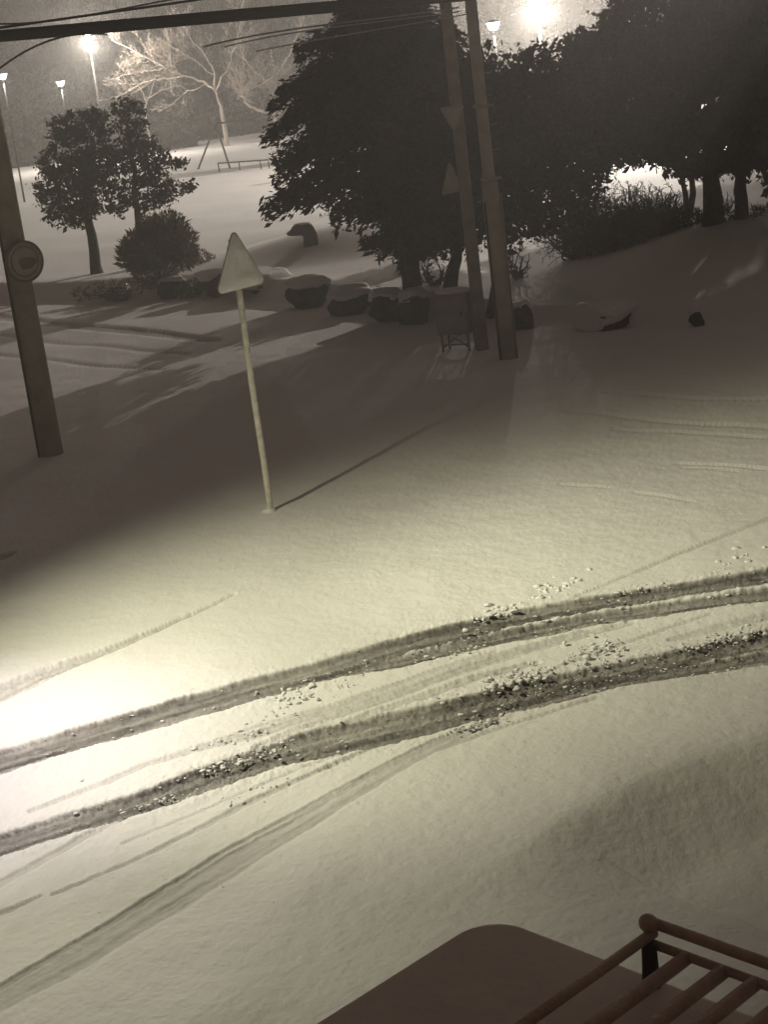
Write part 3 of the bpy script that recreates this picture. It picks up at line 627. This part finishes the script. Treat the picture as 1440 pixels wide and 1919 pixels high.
# ------------------------------------------------------------------ poles, signs, cables
def tri_plate(side, thick, corner=0.09, n=5):
    """rounded triangle outline in x-z, apex up, base at z=0"""
    h = side * math.sqrt(3) / 2; C_ = [np.array([-side / 2, 0]), np.array([side / 2, 0]), np.array([0, h])]; out = []
    cen = np.array([0, h / 3])
    for i, c in enumerate(C_):
        inn = c + (cen - c) / np.linalg.norm(cen - c) * corner * 2; a0 = [210, 330, 90][i]
        for j in range(n):
            a = R(a0 - 60 + 120 * j / (n - 1)); out.append(inn + corner * np.array([math.cos(a), math.sin(a)]))
    return np.array(out)
def extrude(out, th, flip=False):
    n = len(out); o = out.copy()
    if flip: o[:, 1] *= -1
    f_ = np.column_stack([o[:, 0], np.full(n, -th / 2), o[:, 1]]); b_ = f_.copy(); b_[:, 1] = th / 2
    v = np.vstack([f_, b_, f_.mean(0)[None], b_.mean(0)[None]]); j = np.arange(n); k = (j + 1) % n
    return v, np.stack([j, k, k + n, j + n], -1), np.vstack([np.stack([np.full(n, 2 * n), j, k], -1), np.stack([np.full(n, 2 * n + 1), k + n, j + n], -1)])
g = G(507, 957); t = thing('warning_sign', 'triangular road sign plastered with snow on a pale leaning-looking post in the road snow', 'road sign', tuple(g))
t['label'] = 'triangular road sign plastered with snow on its own slim pale post'
zz = np.linspace(-0.1, 3.3, 30); mb = MB(); mb.tube(np.column_stack([0.004 * np.sin(zz * 3), 0 * zz, zz]), 0.037 + 0.002 * rng.random(30), 14); mb.build('post', M['white_paint'], t)
rot = R(47)
for z_ in (2.86, 3.2): box('clamp', M['steel'], t, (0.10, 0.10, 0.035), (0, -0.01, z_), 0.008, (0, 0, rot))
v, tt = blob(19, 1, 1, 0.25, 3); v = v * np.array([0.085, 0.075, 0.045]); MB().add(v + np.array([-0.02, 0, 0.0]), None, tt).build('snow_heap', M['snowcap'], t)
tp = tri_plate(0.83, 0.03, 0.055)
v, q, tt = extrude(tp, 0.012); pl = MB().add(v + np.array([0, -0.055, 2.72]), q, tt).build('sign_plate', M['sign_back'], t, smooth=False); pl.rotation_euler = (0, 0, rot)
# crusted snow pressed on the face: a lumpy rounded triangle
def lumpy(out, base_y, thick, seed, z0, nr=9):
    cen = out.mean(0); n = len(out); sub = []
    fine = np.vstack([out[i] + (out[(i + 1) % n] - out[i]) * s for i in range(n) for s in np.linspace(0, 1, 5)[:-1]]); n = len(fine)
    v = []; 
    for r_ in np.linspace(0, 1, nr + 1)[1:]:
        ring = cen + (fine - cen) * r_ * (1.0 if r_ < 1 else 1.0)
        h = thick * (1 - r_ ** 6) * (0.8 + 0.9 * vnoise(ring[:, 0] * 9 + seed, ring[:, 1] * 9, seed)) + (0 if r_ == 1 else 0.004)
        v.append(np.column_stack([ring[:, 0], base_y - h, ring[:, 1] + z0]))
    v = np.vstack(v + [np.array([[cen[0], base_y - thick * 0.8, cen[1] + z0]])])
    q = []
    for i in range(nr - 1):
        j = np.arange(n); k = (j + 1) % n; q.append(np.stack([i * n + j, i * n + k, (i + 1) * n + k, (i + 1) * n + j], -1))
    j = np.arange(n); c = np.full(n, len(v) - 1)
    return v, np.vstack(q), np.stack([c, (j + 1) % n, j], -1)
v, q, tt = lumpy(tp * np.array([0.985, 0.965]) + np.array([0, 0.002]), -0.0615, 0.035, 5, 2.72)
sc = MB().add(v, q, tt).build('snow_crust', M['snowcap'], t); sc.rotation_euler = (0, 0, rot)

def pole(label, base, h, r0, r1, m, extras=None, group=None):
    g = G(*base); t = thing('utility_pole', label, 'utility pole', tuple(g), 0, group)
    zz = np.linspace(-0.3, h, 12); MB().tube(np.column_stack([0 * zz, 0 * zz, zz]), np.linspace(r0, r1, 12), 20).build('shaft', m, t)
    return t, g
tL, gL = pole('thick concrete pole carrying a round road sign', (95, 850), 9.5, 0.19, 0.15, M['concrete'])
# round sign banded to it
c = P(45, 490, gL[1] - 0.24); t = thing('round_road_sign', 'round frosted road sign with a faint ring banded to the thick concrete pole', 'road sign', (c[0], c[1], c[2] - 0.3), R(38))
mb = MB(); mb.lathe([(0.0001, -0.012), (0.295, -0.012), (0.30, 0), (0.295, 0.012), (0.0001, 0.012)], 40); o = mb.build('sign_disc', M['disc'], t); o.rotation_euler = (R(90), 0, 0); o.location = (0, 0, 0.3)
mb = MB(); mb.lathe([(0.272, 0.010), (0.274, 0.028), (0.288, 0.036), (0.302, 0.026), (0.304, -0.016)], 40); o = mb.build('rim', M['disc_rim'], t); o.rotation_euler = (R(90), 0, 0); o.location = (0, 0, 0.3)
mb = MB(); mb.lathe([(0.200, 0.0125), (0.202, 0.0155), (0.226, 0.0155), (0.228, 0.0125)], 40); o = mb.build('faded_ring', M['disc_dark'], t); o.rotation_euler = (R(90), 0, 0); o.location = (0, 0, 0.3)
th_ = np.linspace(0, 2 * math.pi, 28)[:-1]
out = np.column_stack([0.13 * np.cos(th_) * (1 + 0.25 * np.sin(3 * th_ + 1)) + 0.03, 0.10 * np.sin(th_) * (1 + 0.2 * np.cos(2 * th_)) - 0.03])
v, q, tt = extrude(out, 0.006); MB().add(v + np.array([0, -0.0155, 0.3]), q, tt).build('worn_patch', M['disc_dark'], t, smooth=False)
box('bracket', M['steel'], t, (0.06, 0.14, 0.42), (0, 0.09, 0.3), 0.008)
zs = c[2] - gL[2]
for z_ in (zs + 0.17, zs - 0.17, 5.4, 5.9):
    rr_ = 0.19 - 0.04 * z_ / 9.5 + 0.006; MB().lathe([(rr_ - 0.006, -0.014), (rr_, -0.014), (rr_, 0.014), (rr_ - 0.006, 0.014)], 24, (0, 0, z_)).build('steel_band', M['steel'], tL)
MB().tube([(-0.16, -0.12, -0.1), (-0.158, -0.118, 2.0), (-0.145, -0.108, 5.5), (-0.13, -0.10, 9.3)], 0.018, 8).build('ground_wire', M['dark_steel'], tL)

tR1, gR1 = pole('slimmer utility pole carrying the upside-down triangle sign', (905, 655), 10, 0.115, 0.09, M['concrete_dark'])
tR2, gR2 = pole('thicker utility pole with a clamp part way up, nearest the roadside', (952, 672), 10.5, 0.105, 0.085, M['concrete'])
# lower sleeve, clamp and step bolts on the thick pole
zz = np.linspace(-0.2, 2.9, 8); MB().tube(np.column_stack([0 * zz, 0 * zz, zz]), np.concatenate([np.full(7, 0.142), [0.132]]), 20).build('sleeve', M['concrete'], tR2)
MB().tube([(0.148, -0.02, -0.1), (0.148, -0.02, 1.5), (0.150, -0.02, 2.7)], 0.028, 8).build('conduit', M['steel'], tR2)
MB().tube([(-0.12, -0.085, -0.1), (-0.12, -0.085, 1.2), (-0.12, -0.085, 2.6)], 0.02, 8).build('ground_wire', M['dark_steel'], tR2)
for z_, l_ in ((2.95, 0.10), (4.1, 0.08)):
    o = box('clamp', M['steel'], tR2, (0.26, 0.24, 0.07), (0, 0, z_), 0.01); o2 = box('clamp_bolt', M['steel'], o, (l_, 0.04, 0.04), (0.16, 0, 0.0), 0.006)
for z_ in (2.2, 2.6, 3.4, 3.8, 4.6, 5.0):
    s_ = 1 if int(z_ * 10) % 4 else -1
    MB().tube([(0.06 * s_, 0, z_), (0.2 * s_, 0, z_), (0.21 * s_, 0, z_ + 0.03)], 0.01, 6).build('step_bolt', M['steel'], tR2)
c = P(850, 222, gR1[1] - 0.15); t = thing('yield_sign', 'upside-down triangular road sign fixed high on the slimmer utility pole', 'road sign', (c[0], c[1], c[2]), R(28))
o = tri_plate(0.5, 0.02, 0.03); o[:, 1] -= 0.2
v, q, tt = extrude(o, 0.012, True); MB().add(v, q, tt).build('sign_plate', M['sign_back'], t, smooth=False)
v, q, tt = lumpy(np.column_stack([o[:, 0], -o[:, 1]])[::-1] * 0.8, -0.0065, 0.012, 8, 0); MB().add(v, q, tt).build('frost_layer', M['disc'], t)
box('bracket', M['steel'], t, (0.05, 0.10, 0.22), (0, 0.05, 0.03), 0.006)
c = P(849, 362, gR1[1] - 0.16); t = thing('warning_sign', 'dim upright triangular sign jutting sideways from the slimmer utility pole', 'road sign', (c[0], c[1], c[2]), R(48))
o = tri_plate(0.62, 0.02, 0.04)
v, q, tt = extrude(o, 0.012); MB().add(v, q, tt).build('sign_plate', M['sign_back'], t, smooth=False)
v, q, tt = lumpy(o * 0.9 + np.array([0, 0.03]), -0.0065, 0.014, 3, 0); MB().add(v, q, tt).build('frost_layer', M['disc'], t)
o = box('bracket', M['steel'], t, (0.42, 0.05, 0.05), (0.2, 0.05, 0.22), 0.006)

def cable(label, pts, rad, y0, y1, m=None, sag=0.0, group=None):
    pts = np.array(pts, float); n = 40; tt = np.linspace(0, 1, n); t0 = (pts[:, 0] - pts[0, 0]) / (pts[-1, 0] - pts[0, 0])
    x = np.interp(tt, t0, pts[:, 0]); y = np.polyval(np.polyfit(t0, pts[:, 1], min(3, len(pts) - 1)), tt)
    w_ = np.array([P(a, b, y0 + (y1 - y0) * s) for a, b, s in zip(x, y, tt)])
    base = w_[n // 2].copy()
    o = MB().tube(w_ - base, rad, 8).build('overhead_cable', m or M['cable']); o.location = base
    return tag(o, label, 'cable', group)
gy0, gy1 = 24.2, 27.6
CG = 'overhead cables along the road'
cable('thickest dark cable of the sagging bundle, on the underside', [(-60, 76), (0, 72), (150, 62), (300, 46), (450, 32), (600, 18), (830, 2), (1100, -24)], 0.05, gy0, gy1, group=CG)
cable('thick dark cable lying directly on top of the thickest one', [(-60, 66), (0, 64), (150, 52), (300, 34), (450, 21), (600, 8), (830, -8), (1100, -34)], 0.045, gy0, gy1, group=CG)
cable('dark cable squeezed in the middle of the bundle', [(-60, 72), (0, 69), (150, 57), (300, 40), (450, 26), (600, 12), (830, -3), (1100, -28)], 0.04, gy0 - 0.1, gy1 - 0.1, group=CG)
cable('thin dark cable running just above the bundle and crossing at the left', [(-60, 62), (0, 50), (60, 42), (160, 33), (300, 8), (500, -20)], 0.018, gy0, gy1 - 1, group=CG)
cable('thin dark cable topmost above the bundle', [(-60, 40), (0, 48), (100, 36), (200, 22), (300, 4), (420, -16)], 0.013, gy0 + 0.3, gy1, group=CG)
cable('thin dark cable looping down below the bundle beyond the thick pole', [(-30, 150), (10, 126), (30, 106), (60, 84), (90, 76), (130, 70), (200, 64)], 0.014, gy0, gy0 + 0.8, group=CG)
cable('faint pale cable stretched to the slimmer pole, upper one', [(380, 88), (555, 54), (680, 38), (860, 14)], 0.013, 25.6, gR1[1], M['cable_pale'], group=CG)
cable('faint pale cable stretched to the slimmer pole, middle one', [(420, 88), (560, 60), (680, 44), (860, 22)], 0.010, 25.6, gR1[1], M['cable_pale'], group=CG)
cable('faint pale cable stretched to the slimmer pole, lowest one', [(480, 96), (610, 72), (740, 50), (880, 26)], 0.009, 25.6, gR2[1], M['cable_pale'], group=CG)

# roadside cabinet on legs
g = G(862, 655); t = thing('roadside_cabinet', 'grey metal cabinet on legs standing beside the slimmer utility pole', 'cabinet', tuple(g), R(-24))
w_, d_, h_, z0 = 0.58, 0.44, 0.68, 0.30
b = box('body', M['cabinet'], t, (w_, d_, h_), (0, 0, z0 + h_ / 2), 0.012)
box('door', M['cabinet'], b, (w_ - 0.08, 0.012, h_ - 0.08), (-0.0, -d_ / 2 - 0.007, 0), 0.004)
box('door_handle', M['dark_steel'], b, (0.02, 0.03, 0.09), (0.19, -d_ / 2 - 0.026, 0.02), 0.004)
box('side_panel', M['cabinet_side'], b, (0.012, d_ - 0.03, h_ - 0.03), (w_ / 2 + 0.007, 0, 0), 0.003)
box('hood', M['cabinet'], t, (w_ + 0.10, d_ + 0.10, 0.035), (0, 0, z0 + h_ + 0.02), 0.01)
v, tt = blob(4, 1, 1, 0.08, 3); v = v * np.array([0.33, 0.27, 0.07]); v[:, 2] = np.maximum(v[:, 2], 0); MB().add(v + np.array([0, 0, z0 + h_ + 0.036]), None, tt).build('snow_cap', M['snowcap'], t)
for sx in (-1, 1):
    for sy in (-1, 1): MB().tube([(sx * 0.24, sy * 0.17, -0.1), (sx * 0.24, sy * 0.17, z0 + 0.01)], 0.022, 8).build('leg', M['steel'], t)
    MB().tube([(sx * 0.24, -0.17, 0.06), (0, -0.17, 0.24), (sx * 0.12, -0.17, z0)], 0.014, 6).build('brace', M['steel'], t)
MB().tube([(-0.24, -0.17, 0.12), (0.24, -0.17, 0.12)], 0.016, 6).build('cross_bar', M['steel'], t)

# stone figure on the mound
g = G(580, 452); k = g[1] / F_PX; t = thing('stone_figure', 'dark stone block with a flat snout-like head jutting out over the snow mound', 'sculpture', tuple(g))
prof = [(-0.20, -0.25), (0.26, -0.25), (0.27, 0.16), (0.17, 0.40), (0.10, 0.47), (-0.30, 0.50), (-0.42, 0.47), (-0.50, 0.40), (-0.53, 0.33), (-0.66, 0.31), (-0.66, 0.25), (-0.50, 0.21), (-0.16, 0.19), (-0.17, 0.05)]
pr = np.array(prof) * np.array([0.82, 0.9]); v, q, tt = extrude(pr, 0.34)
bm = bmesh.new(); vs = [bm.verts.new((a, -0.17, b)) for a, b in pr]; f_ = bm.faces.new(vs); ex = bmesh.ops.extrude_face_region(bm, geom=[f_]); bmesh.ops.translate(bm, vec=(0, 0.34, 0), verts=[e for e in ex['geom'] if isinstance(e, bmesh.types.BMVert)])
bmesh.ops.recalc_face_normals(bm, faces=bm.faces); bmesh.ops.bevel(bm, geom=bm.edges[:], offset=0.025, segments=2, affect='EDGES')
bm_obj('stone_body', bm, M['rock'], t)
v, tt = blob(9, 1, 1, 0.1, 3); v = v * np.array([0.22, 0.16, 0.035]); MB().add(v + np.array([-0.12, 0, 0.445]), None, tt).build('snow_cap', M['snowcap'], t)

# swing frame and its low rail in the field
a = G(369, 318); b2 = G(432, 316); top = P(404, 232, a[1] + 1.2); top2 = top + np.array([4.6, 1.4, 0])
cen = (a + b2) / 2; t = thing('swing_frame', 'tall leaning legs of a swing frame standing in the snowy field', 'swing', tuple(cen))
for (p0, p1) in ((a, top), (b2, top)): MB().tube([p0 - cen + np.array([0, 0, -0.1]), p1 - cen], 0.05, 8).build('leg', M['dark_steel'], t)
for (p0, p1) in ((a + np.array([4.6, 1.4, 0]), top2), (b2 + np.array([4.6, 1.4, 0]), top2)): MB().tube([p0 - cen + np.array([0, 0, -0.1]), p1 - cen], 0.045, 8).build('leg', M['dark_steel'], t)
MB().tube([top - cen, top2 - cen], 0.045, 8).build('top_bar', M['dark_steel'], t)
p0, p1 = G(411, 322), G(505, 316); t = thing('guard_rail', 'low dark guard rail beside the swing frame in the field', 'railing', tuple(p0)); L = p1 - p0; L[2] = 0
MB().tube([(0, 0, 0.42), L * 0.5 + np.array([0, 0, 0.42]), L + np.array([0, 0, 0.42])], 0.035, 8).build('top_rail', M['dark_steel'], t)
for s_ in (0, 0.42, 0.84, 1.0): MB().tube([L * s_ + np.array([0, 0, -0.1]), L * s_ + np.array([0, 0, 0.42])], 0.03, 8).build('post', M['dark_steel'], t)

# ------------------------------------------------------------------ lamps
def point(name, loc, watt, col, rad, parent=None):
    l = bpy.data.lights.new(name, 'POINT'); l.energy = watt; l.color = col; l.shadow_soft_size = rad
    o = bpy.data.objects.new(name, l); COL.objects.link(o); o.location = loc
    if parent: o.parent = parent
    return o
def flood(label, head, watt, col, rz, group=None):
    x, y, z = head; g = on(x, y); t = thing('floodlight', label, 'street lamp', tuple(g), rz, group); h = z - g[2]
    MB().tube([(0, 0.12, -0.2), (0, 0.12, 2), (0, 0.12, h + 0.25)], [0.09, 0.07, 0.05], 12).build('pole', M['dark_steel'], t)
    hd = box('lamp_head', M['lampbody'], t, (0.8, 0.44, 0.14), (0, 0, h + 0.2), 0.03)
    v, tt = blob(1, 1, 1, 0.0, 2); v = v * np.array([0.42, 0.24, 0.20]); MB().add(v + np.array([0, 0, -0.10]), None, tt).build('lens', M['flood_lens'], hd)
    point('flood_bulb', (0, -0.03, h - 0.30), watt, col, 0.12, t)
WARM = (1.0, 0.90, 0.78)
A = P(165, 74, 110); B = P(1008, 8, 75)
flood('blazing floodlight on a tall pole beside the wide pale bare tree', A, FLOOD_A_W, WARM, 0)
flood('glaring floodlight among the evergreen branches above the bank', B, FLOOD_B_W, WARM, 0)
flood('floodlight on a tall pole beyond the end of the snow bank', (30.0, 80.0, 17.0), FLOOD_C_W, WARM, 0)
def park_lamp(label, px, py, y, watt, w_=0.46):
    c = P(px, py, y); g = on(c[0], c[1]); t = thing('park_lamp', label, 'street lamp', tuple(g), 0, 'park lamps with small white bowls'); h = c[2] - g[2]
    MB().tube([(0, 0, -0.2), (0, 0, 1.5), (0, 0, h - 0.16)], [0.05, 0.04, 0.03], 10).build('pole', M['dark_steel'], t)
    MB().lathe([(0.0001, -0.14), (w_ * 0.24, -0.14), (w_ * 0.36, -0.06), (w_ * 0.5, 0.10)], 20, (0, 0, h)).build('bowl', M['park_lens'], t)
    MB().lathe([(w_ * 0.54, 0.10), (w_ * 0.5, 0.13), (0.04, 0.19), (0.0001, 0.20)], 20, (0, 0, h)).build('lid', M['lampbody'], t)
    point('park_bulb', (0, 0, h - 0.3), watt, (1, 0.95, 0.88), 0.08, t)
park_lamp('small bowl lamp shining alone over the misty far corner of the field', 113, 156, 88, PARK_W)
park_lamp('small bowl lamp cut by the edge at the far side of the field', 4, 143, 80, PARK_W)
park_lamp('small white bowl lamp shining through the trees past the thicker utility pole', 925, 48, 56, PARK_W)
park_lamp('small bowl lamp mostly hidden behind the slimmer utility pole', 838, 104, 60, PARK_W)
park_lamp('unseen bowl lamp added behind the crowns to brighten the gap over the clipped bush', 1172, 40, 63, 3200)  # extra lamp, out of sight, added to brighten the snow in the gap
# the road lamp: stands beyond the edge of the view, its cut-off beam lights the road
lx, ly, lz = ROAD_LAMP; g = on(lx - 1.6, ly - 0.6)
t = thing('street_lamp', 'roadside street lamp whose beam lights the tracked snow', 'street lamp', tuple(g))
MB().tube([(0, 0, -0.2), (0, 0, 3), (0, 0, 6.5), (0.3, 0.1, 6.95), (1.45, 0.55, 7.0)], [0.09, 0.08, 0.06, 0.05, 0.04], 12).build('pole', M['lampbody'], t)
box('lamp_head', M['lampbody'], t, (0.55, 0.22, 0.09), (1.6, 0.6, lz - g[2] + 0.22), 0.03)
for aim, half, watt, rgb in ROAD_BEAMS:
    sl = bpy.data.lights.new('road_beam', 'SPOT'); sl.energy = watt; sl.color = rgb; sl.spot_size = 2 * half; sl.spot_blend = 1.0; sl.shadow_soft_size = 0.10
    so = bpy.data.objects.new('road_beam', sl); COL.objects.link(so); so.location = ROAD_LAMP
    so.rotation_euler = (Vector(aim) - Vector(ROAD_LAMP)).to_track_quat('-Z', 'Y').to_euler()

# ------------------------------------------------------------------ the car below, its roof and rack
zR = 1.5
a = G0(560, 1907, zR)[:2]; b = G0(880, 1728, zR)[:2]; c = G0(1000, 1740, zR)[:2]; d = G0(1409, 1896, zR)[:2]
uu = (a - b) / np.linalg.norm(a - b); vv_ = (d - c) / np.linalg.norm(d - c)
sol = np.linalg.solve(np.array([uu, -vv_]).T, c - b); K = b + uu * sol[0]
ang = math.atan2(vv_[1], vv_[0]); vx = np.array([math.cos(ang), math.sin(ang)]); ux = np.array([math.sin(ang), -math.cos(ang)])   # local x along the car, local -y across it
t = thing('parked_car', 'dark parked car seen from above with a bare rusty roof rack', 'car', (K[0], K[1], 0), ang)
W_, L_ = 1.42, 3.0
def slab(name, x0, x1, y0, y1, z0, z1, m, rc, top_in=0.0, par=t, be=0.03):
    pts = []
    for (cx, cy, a0) in ((x1 - rc, y1 - rc, 0), (x0 + rc, y1 - rc, 90), (x0 + rc, y0 + rc, 180), (x1 - rc, y0 + rc, 270)):
        for j in range(9): th = R(a0 + j * 11.25); pts.append((cx + rc * math.cos(th), cy + rc * math.sin(th)))
    pts = np.array(pts); cen = np.array([(x0 + x1) / 2, (y0 + y1) / 2]); n = len(pts); rings = []
    for (z, s) in ((z0, 0), (z1 - be, -top_in), (z1 - be * 0.3, -top_in - be * 0.3), (z1, -top_in - be)):
        dv = pts - cen; ln = np.abs(dv).max(1)[:, None]; rings.append(np.column_stack([cen + dv * (1 + s / np.array([(x1 - x0) / 2, (y1 - y0) / 2])), np.full(n, z)]))
    v = np.vstack(rings + [np.array([[*cen, z0]]), np.array([[*cen, z1 + 0.015]])]); j = np.arange(n); k = (j + 1) % n
    q = np.vstack([np.stack([i * n + j, i * n + k, (i + 1) * n + k, (i + 1) * n + j], -1) for i in range(3)])
    tt = np.vstack([np.stack([np.full(n, 4 * n), k, j], -1), np.stack([np.full(n, 4 * n + 1), 3 * n + j, 3 * n + k], -1)])
    return MB().add(v, q, tt).build(name, m, par)
slab('body', -0.15, L_ + 0.35, -W_ - 0.1, 0.1, 0.28, 0.92, M['car'], 0.25, 0.05)
slab('cabin', 0.04, L_ - 0.05, -W_ - 0.02, 0.02, 0.9, 1.42, M['glass'], 0.2, 0.03)
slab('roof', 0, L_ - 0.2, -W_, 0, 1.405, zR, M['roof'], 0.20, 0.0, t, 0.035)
for wx in (0.1, L_ - 0.6):
    for wy in (0.02, -W_ - 0.02):
        wb = MB(); wb.lathe([(0.0001, -0.1), (0.2, -0.1), (0.3, -0.08), (0.31, 0), (0.3, 0.08), (0.2, 0.1), (0.0001, 0.1)], 24); o = wb.build('wheel', M['tyre'], t); o.rotation_euler = (R(90), 0, 0); o.location = (wx, wy, 0.31)
def loc(px, py, z):
    p = G0(px, py, z)[:2] - K; return np.array([p @ vx, -(p @ ux), z])
rk = loc(1222, 1768, 1.66); x0, yb = rk[0], rk[1]
RK = bpy.data.objects.new('roof_rack', None); COL.objects.link(RK); RK.parent = t
xe = L_ - 0.45
def rail(name, pts, r_, m=None): return MB().tube(np.array(pts), r_, 10).build(name, m or M['rack'], RK)
rail('end_rail', [(x0, yb, 1.66), (x0 + 0.6, yb, 1.66), (xe, yb, 1.66)], 0.020)
rail('end_rail', [(x0 - 0.01, yb + 0.03, 1.735), (x0 + 0.6, yb + 0.03, 1.735), (xe, yb + 0.03, 1.735)], 0.024)
rail('side_rail', [(x0, yb + 0.02, 1.70), (x0, yb - 0.6, 1.70), (x0, yb - 1.2, 1.70)], 0.023)
rail('end_rail', [(x0, yb - 1.2, 1.66), (xe, yb - 1.2, 1.66)], 0.020)
for px, py in ((1279, 1801), (1348, 1827), (1407, 1850)):
    q = loc(px, py, 1.655); rail('cross_bar', [(q[0], yb, 1.655), (q[0], yb - 0.6, 1.655), (q[0], yb - 1.2, 1.655)], 0.030); step = q[0]
xb = step
while xb < xe - 0.15:
    xb += 0.16; rail('cross_bar', [(xb, yb, 1.655), (xb, yb - 0.6, 1.655), (xb, yb - 1.2, 1.655)], 0.030)
v, tt = blob(2, 1, 1, 0.05, 3); MB().add(v * np.array([0.048, 0.034, 0.042]) + np.array([x0 - 0.015, yb + 0.015, 1.735]), None, tt).build('corner_knob', M['rack'], RK)
for (fx, fy) in ((x0 + 0.02, yb - 0.045), (x0 + 0.02, yb - 1.1), (xe - 0.1, yb - 0.045), (xe - 0.1, yb - 1.1)):
    MB().tube([(fx, fy, 1.49), (fx, fy, 1.53), (fx - 0.005, fy + 0.01, 1.68)], [0.042, 0.036, 0.03], 12).build('foot', M['rackpost'], RK)

# ------------------------------------------------------------------ misty night air
bm = bmesh.new(); bmesh.ops.create_cube(bm, size=1); bmesh.ops.scale(bm, vec=(560, 560, 56), verts=bm.verts)
hm = bpy.data.materials.new('haze'); hm.use_nodes = True; nt = hm.node_tree; nt.nodes.remove(nt.nodes['Principled BSDF'])
pv = nt.nodes.new('ShaderNodeVolumePrincipled'); pv.inputs['Color'].default_value = (0.9, 0.88, 0.86, 1); pv.inputs['Density'].default_value = 0.0052; pv.inputs['Anisotropy'].default_value = 0.55
nt.links.new(pv.outputs[0], nt.nodes['Material Output'].inputs['Volume'])
hz = bm_obj('haze', bm, hm); hz.location = (0, 180, 26); hz['kind'] = 'stuff'
